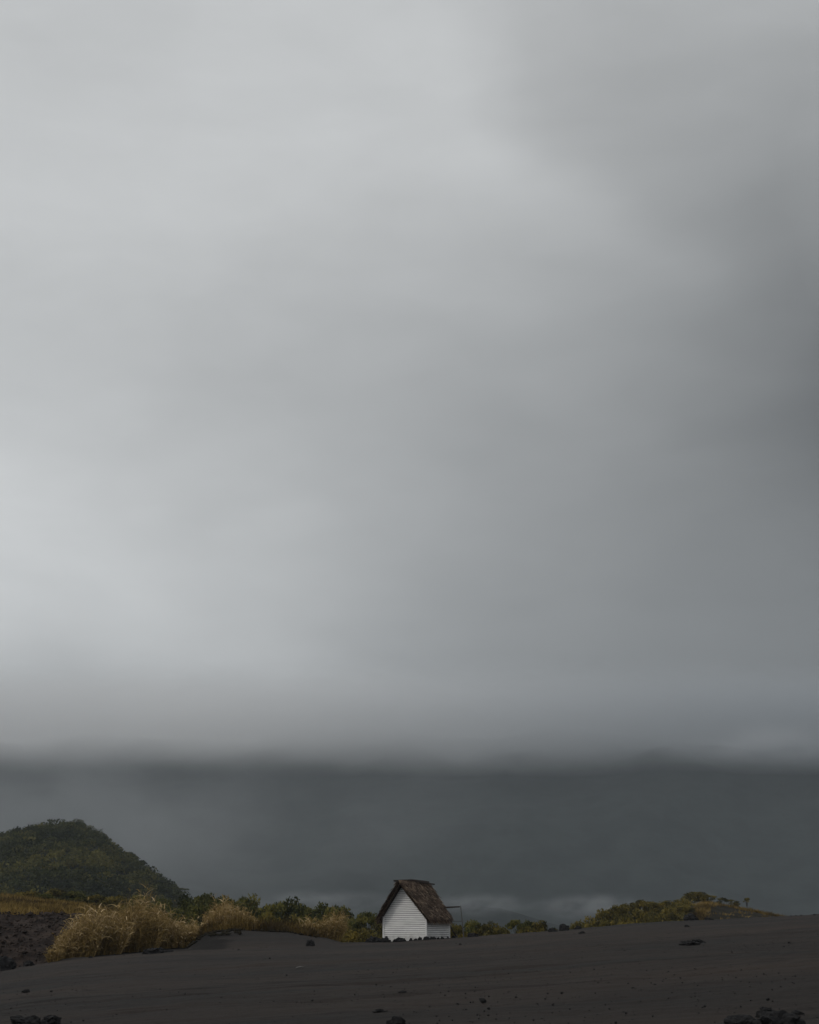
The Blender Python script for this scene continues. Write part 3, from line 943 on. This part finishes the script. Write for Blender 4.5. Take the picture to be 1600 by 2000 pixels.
# ------------------------------------------------------------------ trees
GL, GR, GM = 'trees and bushes left of the hut', 'bushes right of the hut', 'bushes on the right hand mound'
LT = [
 ('umbrella', 1, 398, 1755, 150, 44, 'flat topped umbrella tree with its bare trunk showing, just right of the hill foot', 'tree', 0),
 ('bush', 2, 366, 1764, 160, 44, 'dark rounded bush at the foot of the forested hill, left of the umbrella tree', 'bush', 0),
 ('umbrella', 3, 428, 1760, 155, 42, 'wide layered tree directly right of the umbrella tree', 'tree', 0),
 ('bush', 4, 452, 1766, 150, 40, 'leafy bush directly behind the upright golden grass clump', 'bush', 0),
 ('round', 5, 484, 1762, 150, 34, 'dark round crowned tree right of the upright golden grass clump', 'tree', 0),
 ('bush', 6, 513, 1779, 152, 38, 'low dark bush in the dip between the round tree and the flat topped one', 'bush', 0),
 ('umbrella', 7, 541, 1768, 150, 40, 'flat topped dark tree above the middle of the ash mound', 'tree', 0),
 ('round', 8, 571, 1768, 148, 36, 'full dark tree touching the flat topped tree on its right', 'tree', 0),
 ('sparse', 9, 591, 1772, 150, 20, 'narrow upright tree between two fuller crowns', 'tree', 0),
 ('round', 10, 616, 1775, 147, 36, 'round tree standing behind the left edge of the arching grass clump', 'tree', 0),
 ('bush', 11, 641, 1786, 150, 40, 'bush showing just above the arching grass clump', 'bush', 0),
 ('round', 12, 664, 1781, 145, 34, 'last tall tree before the treeline drops toward the hut', 'tree', 0),
 ('bush', 13, 690, 1797, 142, 38, 'spreading low bush halfway between the arching grass and the hut', 'bush', 0),
 ('umbrella', 14, 722, 1791, 140, 36, 'small layered tree peeping over beside the left eave of the hut', 'tree', 0),
 ('bush', 15, 741, 1804, 128, 26, 'small bush tucked under the left eave of the hut', 'bush', 1),
 ('bush', 16, 700, 1815, 112, 42, 'yellow green bush nearest the hut on the left', 'bush', 1),
 ('bush', 17, 676, 1812, 115, 30, 'yellow green bush against the right edge of the arching grass', 'bush', 1),
 ('bush', 18, 520, 1792, 118, 46, 'tawny green bush behind the crest of the ash mound', 'bush', 1),
 ('bush', 19, 565, 1790, 118, 44, 'olive bush behind the right shoulder of the ash mound', 'bush', 1),
 ('bush', 20, 412, 1776, 130, 46, 'green bush in front of the umbrella tree trunk', 'bush', 0),
 ('bush', 21, 385, 1780, 125, 40, 'low green bush behind the wide grass clump', 'bush', 0),
]
for kd, sd_, px, ty, Y, w, lb, cat, ym in LT:
    plant(kd, sd_, px, ty - (0 if ym else 8), Y, w, 'tree' if cat == 'tree' else 'bush', lb, cat, GL, M_LEAF_Y if ym else M_LEAF)
BK = [
 ('bush', 22, 58, 1741, 168, 44, 'low green bush at the far left top of the golden field'),
 ('round', 23, 112, 1737, 172, 32, 'brightest yellow green bush at the foot of the hill'),
 ('bush', 24, 86, 1746, 165, 34, 'dull green bush left of the brightest yellow one'),
 ('bush', 25, 150, 1742, 170, 40, 'green bush right of the brightest yellow one'),
 ('bush', 26, 190, 1748, 172, 42, 'wide olive bush behind the middle of the golden field'),
 ('bush', 27, 232, 1751, 170, 42, 'olive bush right of the wide one, above the tall grass'),
 ('bush', 28, 275, 1752, 168, 44, 'dark green bush above the tallest grass clump'),
 ('bush', 29, 318, 1757, 165, 44, 'green bush above the wide grass clump at the hill foot'),
 ('bush', 30, 340, 1772, 140, 50, 'leafy bush showing over the right end of the tall grass'),
]
for kd, sd_, px, ty, Y, w, lb in BK:
    plant(kd, sd_, px, ty, Y, w, 'bush', lb, 'bush', 'bushes at the foot of the hill', M_LEAF_Y if px in (112, 190, 232, 58) else M_LEAF)
RT = [
 ('round', 31, 893, 1804, 125, 26, 'bush showing through the pole frame beside the hut', 'bush', 1),
 ('round', 32, 922, 1797, 130, 36, 'fullest bush just right of the pole frame', 'bush', 0),
 ('bush', 33, 944, 1810, 126, 32, 'low bush between the fullest bush and the next crown', 'bush', 1),
 ('round', 34, 963, 1802, 130, 28, 'rounded olive bush second from the pole frame', 'bush', 1),
 ('bush', 35, 984, 1813, 126, 30, 'lowest bush in the gap right of the hut', 'bush', 1),
 ('umbrella', 36, 1009, 1797, 132, 26, 'narrow dark tree with a hooked top right of the hut', 'tree', 0),
 ('bush', 37, 1026, 1812, 126, 28, 'low bush at the foot of the narrow dark tree', 'bush', 1),
 ('round', 38, 1036, 1800, 130, 26, 'dark green crown directly right of the narrow dark tree', 'bush', 0),
 ('round', 39, 1055, 1801, 128, 26, 'yellowish crown at the right end of the low treeline', 'bush', 1),
 ('sparse', 40, 1080, 1810, 128, 26, 'thin bare looking bush just before the round boulder', 'bush', 0),
]
for kd, sd_, px, ty, Y, w, lb, cat, ym in RT:
    plant(kd, sd_, px, ty, Y, w, cat, lb, cat, GR, M_LEAF_Y if ym else M_LEAF)
MT = [
 ('bush', 41, 1136, 1802, 150, 44, 'lowest bush at the left tip of the mound thicket'),
 ('bush', 42, 1160, 1793, 165, 38, 'bush second from the left tip of the mound thicket'),
 ('round', 43, 1182, 1778, 185, 40, 'rounded bush where the thicket outline steps up'),
 ('round', 44, 1206, 1768, 195, 38, 'dense bush on the upper left shoulder of the thicket'),
 ('round', 45, 1228, 1764, 200, 34, 'taller crown on the upper left shoulder of the thicket, right of the dense bush'),
 ('round', 46, 1250, 1760, 205, 36, 'highest crown in the left half of the mound thicket'),
 ('round', 47, 1276, 1762, 208, 38, 'crown in the middle of the thicket skyline'),
 ('bush', 48, 1302, 1760, 212, 40, 'broad crown right of the middle of the thicket skyline'),
 ('round', 49, 1326, 1757, 215, 36, 'rounded crown left of the tallest tree on the mound'),
 ('round', 50, 1358, 1741, 220, 38, 'tallest tree on the mound, at the top of its grassy edge'),
 ('sparse', 51, 1384, 1747, 222, 24, 'thin tree leaning off the right side of the tallest one'),
 ('bush', 52, 1188, 1797, 155, 44, 'dark bush low on the left of the thicket'),
 ('bush', 53, 1216, 1792, 165, 40, 'yellowish bush below the upper left shoulder'),
 ('bush', 54, 1246, 1785, 175, 42, 'bush in the centre of the thicket slope'),
 ('bush', 55, 1276, 1784, 178, 42, 'dark bush right of the centre of the thicket slope'),
 ('bush', 56, 1306, 1779, 185, 40, 'bush below the rounded crown near the grassy edge'),
 ('bush', 57, 1334, 1769, 200, 34, 'bush directly below the tallest tree on the mound'),
 ('bush', 58, 1236, 1802, 148, 40, 'low bush touching the ash below the thicket centre'),
 ('bush', 59, 1272, 1800, 150, 42, 'yellow tinged bush on the ash edge right of centre'),
 ('bush', 60, 1306, 1797, 155, 34, 'last bush on the ash edge before the golden grass'),
]
for kd, sd_, px, ty, Y, w, lb in MT:
    plant(kd, sd_, px, ty, Y, w, 'bush', lb, 'bush', GM, M_LEAF_Y)
for kd, sd_, px, ty, Y, w, lb in [
 ('sparse', 61, 1414, 1753, 224, 26, 'small windswept tree alone on the dark mound, left of two smaller ones'),
 ('sparse', 62, 1437, 1760, 224, 18, 'lowest of the three small trees on the mound ridge'),
 ('sparse', 63, 1458, 1753, 225, 12, 'tiny lollipop shaped tree furthest right on the mound ridge')]:
    plant(kd, sd_, px, ty, Y, w, 'small_tree', lb, 'tree', 'small trees on the mound ridge', M_LEAF_Y)
# trees that stand out against the fog along the hill's right hand edge
def hill_tree(kd, sd_, px, ty, w, lb, Y=515):
    cm, tm, H_, w_ = tree_kind(kd, sd_)
    top = at(px, ty, Y)
    s = w * Y / F / w_
    hgt = max(w * Y / F * 0.75, 2.0)
    o = thing('hill_tree', lb, 'tree', (top.x, Y, top.z - hgt), rng.uniform(0, 6), 'trees on the edge of the hill')
    o.scale = (s, s, hgt / H_)
    obj('crown', crown_with(cm, M_FOREST), None, o); obj('trunk', tm, None, o)
for a in [('round', 64, 250, 1664, 26, 'dark tree jutting up halfway down the right edge of the hill'),
          ('round', 65, 274, 1681, 24, 'tree on the hill edge between the jutting tree and the gap with the thin one'),
          ('round', 66, 326, 1722, 32, 'round tree low on the hill edge near its foot'),
          ('umbrella', 67, 353, 1734, 26, 'flat topped last tree at the right foot of the hill'),
          ('round', 68, 200, 1632, 28, 'tree on the shoulder below the hill summit'),
          ('bush', 69, 150, 1602, 34, 'bushy tree at the right end of the hill summit')]:
    hill_tree(*a)
# slender tree with two small tufts
p = at(306, 1722, 515)
o = thing('slender_tree', 'slender bare tree with two tiny dark tufts above the hill edge', 'tree', p)
q = at(300, 1694, 515) - p; q2 = at(301.5, 1701, 515) - p
pole('trunk', [(0, 0, -2), tuple(q2 * .6), tuple(q)], [.12, .07, .04], M_BARK, o)
for j, (c, r) in enumerate(((q, .40), (q2, .36))):
    g = np.random.default_rng(j)
    D = g.normal(size=(60, 3)) * .45 * r
    V, Fc = leaf_quads(np.array(c) + D, .16, .2, .7, g)
    obj('tuft', mesh('tuft', V, Fc, False, np.full(len(V), .1)), M_FOREST, o)

# forest cover of the hill, reads as one mass
g = np.random.default_rng(99)
Ps, Ts = [], []
cnt = 0
while cnt < 2600:
    Y = g.uniform(325, 560)
    px = g.uniform(-260, 372)
    x = u_of(px, 1720) * Y
    z = float(hill_z(np.array(x), np.array(Y)))
    r = g.uniform(1.2, 2.4) * (1.0 if g.uniform() < .75 else 1.8)
    h = r * g.uniform(.55, .9)
    m = int(34 * r)
    D = g.normal(size=(m, 3)); D /= np.linalg.norm(D, axis=1)[:, None]
    D *= g.uniform(.6, 1.12, m)[:, None]; D[:, 2] = np.abs(D[:, 2])
    Ps.append(np.array([x, Y, z + g.uniform(.5, 2.6)]) + D * [r, r, h])
    b = 0.36 + 0.55 * mnoise.noise(Vector((x / 26, Y / 50, 1))) + g.normal() * .22 + (0.30 if g.uniform() < .06 else 0)
    Ts.append(np.clip(b + g.normal(size=m) * .10, 0, 1))
    cnt += 1
P, T = np.concatenate(Ps), np.concatenate(Ts)
V, Fc = leaf_quads(P, 0.42, .6, .65, g)
tag(obj('forest', mesh('forest', V, Fc, False, np.repeat(T, 4)), M_FOREST), 'dense green forest covering the rounded hill at the left', 'forest', None, 'stuff')

# ------------------------------------------------------------------ rocks
for px, py, Y, w, h, lb in [
 (730, 1838, 93.0, 26, 12, 'lava boulder left of the hut corner, partly sunk in ash'),
 (753, 1837, 92.6, 13, 12, 'dark upright rock against the left end of the front wall'),
 (781, 1836, 92.4, 18, 8, 'wide low rock against the middle of the front wall'),
 (834, 1832, 92.4, 13, 7, 'dark rock at the near corner of the hut'),
 (925, 1830, 94.0, 23, 9, 'black boulder right of the pole frame on the crest'),
 (606, 1849, None, 19, 13, 'jagged dark boulder at the right foot of the ash mound'),
 (617, 1841, 90, 14, 9, 'smaller dark rock just behind the jagged boulder'),
 (1103, 1816, 99, 20, 14, 'rounded boulder on the crest left of the mound thicket'),
 (1079, 1819, 98, 16, 6, 'flat dark rock just left of the rounded crest boulder'),
 (1128, 1815, 99, 14, 6, 'dark rock just right of the rounded crest boulder'),
 (1352, 1801, 104, 28, 14, 'dome shaped dark boulder at the foot of the turf mound'),
 (1387, 1800, 105, 18, 5, 'flat rock right of the dome shaped boulder'),
 (1342, 1811, None, 9, 5, 'small rock on the ash below the dome shaped boulder'),
 (300, 1863, None, 38, 13, 'grey rock lying at the foot of the tallest grass clump'),
 (328, 1860, None, 20, 5, 'low rock just right of the grey one by the grass'),
 (4, 1894, 73, 52, 28, 'dark boulder cut by the left edge of the picture'),
 (56, 1888, 76, 22, 10, 'dark stone on the scoria near the left edge'),
 (775, 2008, None, 36, 20, 'black rock at the bottom edge, below the hut'),
 (1136, 1823, None, 12, 4, 'flat stone on the ash below the crest boulders'),
 (1345, 1846, None, 34, 10, 'long low rock mound alone on the right hand ash slope'),
 (1366, 1842, None, 30, 8, 'lighter slab at the right end of the long low rock mound'),
 (1452, 2016, None, 80, 32, 'brown rounded boulder at the bottom right'),
 (1522, 2014, None, 84, 36, 'black craggy boulder right of the brown one at the bottom'),
 (1497, 1986, None, 44, 16, 'dark rock wedged behind the two bottom right boulders'),
 (1560, 1984, None, 26, 8, 'small rock at the right end of the bottom right heap'),
 (48, 2004, None, 48, 18, 'craggy black rock at the bottom left, leftmost of its heap'),
 (66, 1997, None, 26, 14, 'pointed black rock in the middle of the bottom left heap'),
 (98, 2003, None, 42, 20, 'craggy black rock at the right end of the bottom left heap'),
 (785, 1939, None, 16, 4, 'flat grey rock below the hut, upper of two'),
 (742, 1978, None, 24, 7, 'flat grey rock near the bottom, lower of two'),
 (943, 1955, None, 14, 5, 'grey slab on the middle of the ash slope'),
 (51, 1937, None, 14, 4, 'flat stone on the ash near the left edge')]:
    rock(px, py, Y, w, h, lb)
for px, w, h in [(761, 6, 4), (771, 8, 5), (803, 7, 5), (812, 9, 4), (821, 8, 8), (846, 11, 6), (856, 6, 4), (863, 11, 4), (873, 9, 6), (886, 9, 4), (742, 10, 6), (716, 8, 4), (790, 7, 5)]:
    yy_b = 1837 - (px - 746) * 0.068
    rock(px, yy_b, 92.5 + (0 if px < 834 else (px - 834) * .075), w, h, 'small dark rock in the row along the foot of the hut', 'small rocks along the foot of the hut')
SM = [(455, 1856, 8), (466, 1857, 9), (510, 1853, 6), (521, 1852, 6), (527, 1872, 6), (177, 1871, 10), (157, 1869, 5), (243, 1867, 5), (170, 1894, 4), (225, 1909, 4), (100, 1937, 7), (170, 1934, 4), (228, 1939, 3), (320, 1976, 5), (163, 1995, 6), (267, 1886, 4), (788, 1912, 6), (735, 1924, 5), (798, 1888, 3), (955, 1947, 5), (955, 1971, 8), (946, 1976, 5), (893, 1961, 6), (1008, 1949, 6), (1070, 1941, 5), (1097, 1940, 8), (1124, 1874, 5), (1220, 1858, 6), (1329, 1911, 5), (899, 1846, 9), (891, 1844, 5), (1541, 1841, 6), (1555, 1790, 6), (1565, 1790, 7), (1590, 1788, 8), (1545, 1792, 6), (1518, 1792, 4), (1297, 1845, 5), (1272, 1920, 4), (1278, 1923, 4), (1492, 1903, 5), (1534, 1913, 5), (1235, 1930, 5), (1500, 1953, 9), (1365, 1980, 4), (1050, 1961, 5), (1080, 1963, 6), (700, 1899, 4), (655, 1874, 4), (560, 1905, 5), (480, 1930, 5), (380, 1905, 4), (430, 1960, 6), (610, 1955, 6), (850, 1880, 4), (1430, 1860, 4), (1460, 1826, 4), (1180, 1890, 4), (1203, 1998, 7), (660, 1985, 5), (1304, 2002, 6)]
for px, py, w in SM:
    rock(px, py, None if py > 1800 else 108, w * .66, w * .34, 'small dark stone lying on the open ash slope', 'small stones scattered on the ash', name='stone')
pale = on_ground(587, solve_Y(587, 1893))
o = pole('stick', [(-.12, -.05, .03), (0, 0, .06), (.15, .06, .05)], [.02, .03, .015], M_GREYWOOD, None)
o.location = pale
tag(o, 'short pale stick lying on the ash below the mound', 'stick')

# gravel: thousands of grains
g = np.random.default_rng(123)
NG = 6500
ub = (g.uniform(0, 1, NG))
Yg = 17 + 92 * g.beta(1.1, 1.5, NG)
xg = np.interp(g.uniform(0, 1, NG), [0, 1], [-.31, .31]) * Yg
zg = ground_z(xg, Yg)
sz = np.clip(g.lognormal(-4.5, .45, NG), .006, .022)
oct_v = np.array([(1, 0, 0), (0, 1, 0), (-1, 0, 0), (0, -1, 0), (0, 0, .8), (0, 0, -.5)], float)
jit = 1 + g.normal(size=(NG, 6, 1)) * .25
V = oct_v[None] * jit * sz[:, None, None]
ca = g.uniform(0, 6.28, NG)
c_, s_ = np.cos(ca)[:, None], np.sin(ca)[:, None]
V = np.stack([V[..., 0] * c_ - V[..., 1] * s_, V[..., 0] * s_ + V[..., 1] * c_, V[..., 2]], -1)
V += np.stack([xg, Yg, zg + 0.01], -1)[:, None]
tri = np.array([(0, 1, 4), (1, 2, 4), (2, 3, 4), (3, 0, 4), (1, 0, 5), (2, 1, 5), (3, 2, 5), (0, 3, 5)])
Fc = (np.arange(NG)[:, None, None] * 6 + tri[None]).reshape(-1, 3)
tag(obj('gravel', mesh('gravel', V.reshape(-1, 3), Fc), M_ROCK), 'dark gravel strewn over the ash slope', 'gravel', None, 'stuff')
# scoria rubble on the brown bank
NG = 4200
Yg = g.uniform(76, 99, NG); xg = np.interp(g.uniform(0, 1, NG), [0, 1], [-.32, -.17]) * Yg
zg = bank_z(xg, Yg)
sz = np.clip(g.lognormal(-2.9, .6, NG), .02, .26)
V = oct_v[None] * (1 + g.normal(size=(NG, 6, 1)) * .3) * sz[:, None, None]
V += np.stack([xg, Yg, zg + 0.12], -1)[:, None]
Fc = (np.arange(NG)[:, None, None] * 6 + tri[None]).reshape(-1, 3)
tag(obj('rubble', mesh('rubble', V.reshape(-1, 3), Fc), M_BANK), 'broken brown scoria rubble covering the bank at the left', 'rubble', None, 'stuff')

# ------------------------------------------------------------------ low cloud and mist (volumes)
def vol_mat(name, color, aniso, build):
    m = bpy.data.materials.new(name)
    m.use_nodes = True
    t = NT(m.node_tree)
    m.node_tree.nodes.clear()
    out = t.n('ShaderNodeOutputMaterial')
    v = t.n('ShaderNodeVolumePrincipled')
    v.inputs['Color'].default_value = color
    v.inputs['Anisotropy'].default_value = aniso
    t.put(v.inputs['Density'], build(t))
    m.node_tree.links.new(v.outputs[0], out.inputs['Volume'])
    return m
def box_obj(name, lo, hi, mat, label, cat):
    V, Fc = slab(lo, hi, 0, 0)
    c = Vector([(a + b) / 2 for a, b in zip(lo, hi)])
    me = bpy.data.meshes.new(name)
    me.from_pydata([tuple(Vector(v) - c) for v in V], [], Fc)
    o = obj(name, me, mat)
    o.location = c
    return tag(o, label, cat, None, 'stuff')
def cloud_density(t):
    pos = t.n('ShaderNodeNewGeometry').outputs['Position']
    s = t.n('ShaderNodeSeparateXYZ'); t.put(s.inputs[0], pos)
    x, y, z = s.outputs
    nb = t.noise(t.mapv(pos, (.0022, .0022, .006)), 1.0, 4, .55)
    base = t.m('ADD', t.m('MULTIPLY', x, -0.022), t.m('ADD', CB, t.m('MULTIPLY', t.m('SUBTRACT', nb, .5), 90)))
    h = t.m('SUBTRACT', z, base)
    lo = t.rng(h, -55.0, 85.0)
    brk = t.noise(t.mapv(pos, (.0018, .003, .011)), 1.0, 5, .6, .5)
    lo = t.m('MULTIPLY', lo, t.rng(brk, .30, .62, .65, 1.2))
    hi = t.rng(z, 330.0, 410.0, 1.0, 0.0)
    return t.m('MULTIPLY', t.m('MULTIPLY', lo, hi), CD)
CB, CD = 286.0, 0.014
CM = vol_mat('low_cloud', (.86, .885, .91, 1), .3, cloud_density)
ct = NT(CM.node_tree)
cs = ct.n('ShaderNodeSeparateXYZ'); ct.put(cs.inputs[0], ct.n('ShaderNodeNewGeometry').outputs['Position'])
# darker toward the right: the dimmer light there is put into the cloud colour
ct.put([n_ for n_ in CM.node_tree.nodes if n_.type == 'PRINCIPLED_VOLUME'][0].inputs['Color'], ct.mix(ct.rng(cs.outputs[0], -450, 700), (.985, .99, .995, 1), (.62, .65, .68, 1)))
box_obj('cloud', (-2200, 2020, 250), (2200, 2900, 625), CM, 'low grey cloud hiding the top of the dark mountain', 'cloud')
def mist_bank(px, py, Y, wpx, hpx, dens, seed, label):
    c = at(px, py, Y)
    rx, rz = wpx * Y / F / 2, hpx * Y / F / 2
    def dn(t):
        co = t.n('ShaderNodeTexCoord').outputs['Object']
        ln = t.n('ShaderNodeVectorMath', operation='LENGTH'); t.put(ln.inputs[0], co)
        fall = t.rng(ln.outputs['Value'], 0.15, 1.0, 1.0, 0.0)
        nn = t.noise(t.mapv(co, (3.0, 2.0, 1.1), loc=(seed, 0, 0)), 1.0, 4, .6)
        return t.m('MULTIPLY', t.m('MULTIPLY', fall, t.rng(nn, .36, .66)), dens)
    bm = bmesh.new(); bmesh.ops.create_icosphere(bm, subdivisions=3, radius=1.0)
    me = bpy.data.meshes.new('mist'); bm.to_mesh(me); bm.free()
    o = obj('mist', me, vol_mat('mist', (.85, .87, .9, 1), .2, dn))
    o.location = c
    o.scale = (rx, rx * .6, rz)
    tag(o, label, 'mist', None, 'stuff')
mist_bank(-150, 1570, 1150, 2600, 620, .0019, 6, 'pale mist veiling the left part of the dark mountain')
mist_bank(1540, 1450, 1800, 700, 80, .0045, 9, 'thin bright streak of cloud low over the mountain at the far right')
mist_bank(620, 1762, 760, 420, 60, .0080, 1, 'thin mist drifting over the valley left of the hut')
mist_bank(930, 1768, 760, 300, 58, .0125, 2, 'thin mist drifting over the valley just right of the hut')
mist_bank(1165, 1772, 760, 320, 66, .0150, 3, 'thin mist drifting over the valley left of the mound')

def haze_density(t):
    v = t.n('ShaderNodeValue'); v.outputs[0].default_value = HAZE; return v.outputs[0]
HAZE = 1.25e-4
hz = box_obj('haze', (-4300, -4300, -45), (4300, 4300, 640), None, 'grey haze filling the air over the valley', 'haze')
m = bpy.data.materials.new('haze'); m.use_nodes = True; m.node_tree.nodes.clear()
t = NT(m.node_tree)
o_ = t.n('ShaderNodeOutputMaterial'); v_ = t.n('ShaderNodeVolumePrincipled')
v_.inputs['Color'].default_value = (.83, .905, .965, 1)
v_.inputs['Density'].default_value = HAZE
v_.inputs['Anisotropy'].default_value = 0.3
m.node_tree.links.new(v_.outputs[0], o_.inputs['Volume'])
hz.data.materials.append(m)

# dark crumbling turf under the low grass on the crest and the left side of the ash mound
g = np.random.default_rng(61)
q = []
for _ in range(3200):
    if g.uniform() < .6:
        px = g.uniform(366, 470); Y = g.uniform(84.5, 89.5)
    else:
        px = g.uniform(420, 620); Y = 88.9 + g.normal() * .8
    if mnoise.noise(Vector((px / 14, Y * 1.2, 4))) < 0.02: continue
    q.append(tuple(on_ground(px, Y)))
q = np.array(q); n = len(q)
sz = g.uniform(.02, .10, n)
V = oct_v[None] * (1 + g.normal(size=(n, 6, 1)) * .3) * sz[:, None, None] + (q + [0, 0, .05])[:, None]
Fc = (np.arange(n)[:, None, None] * 6 + tri[None]).reshape(-1, 3)
tag(obj('turf_clods', mesh('turf_clods', V.reshape(-1, 3), Fc), M_MOUND), 'dark crumbling turf along the crest of the ash mound', 'turf', None, 'stuff')
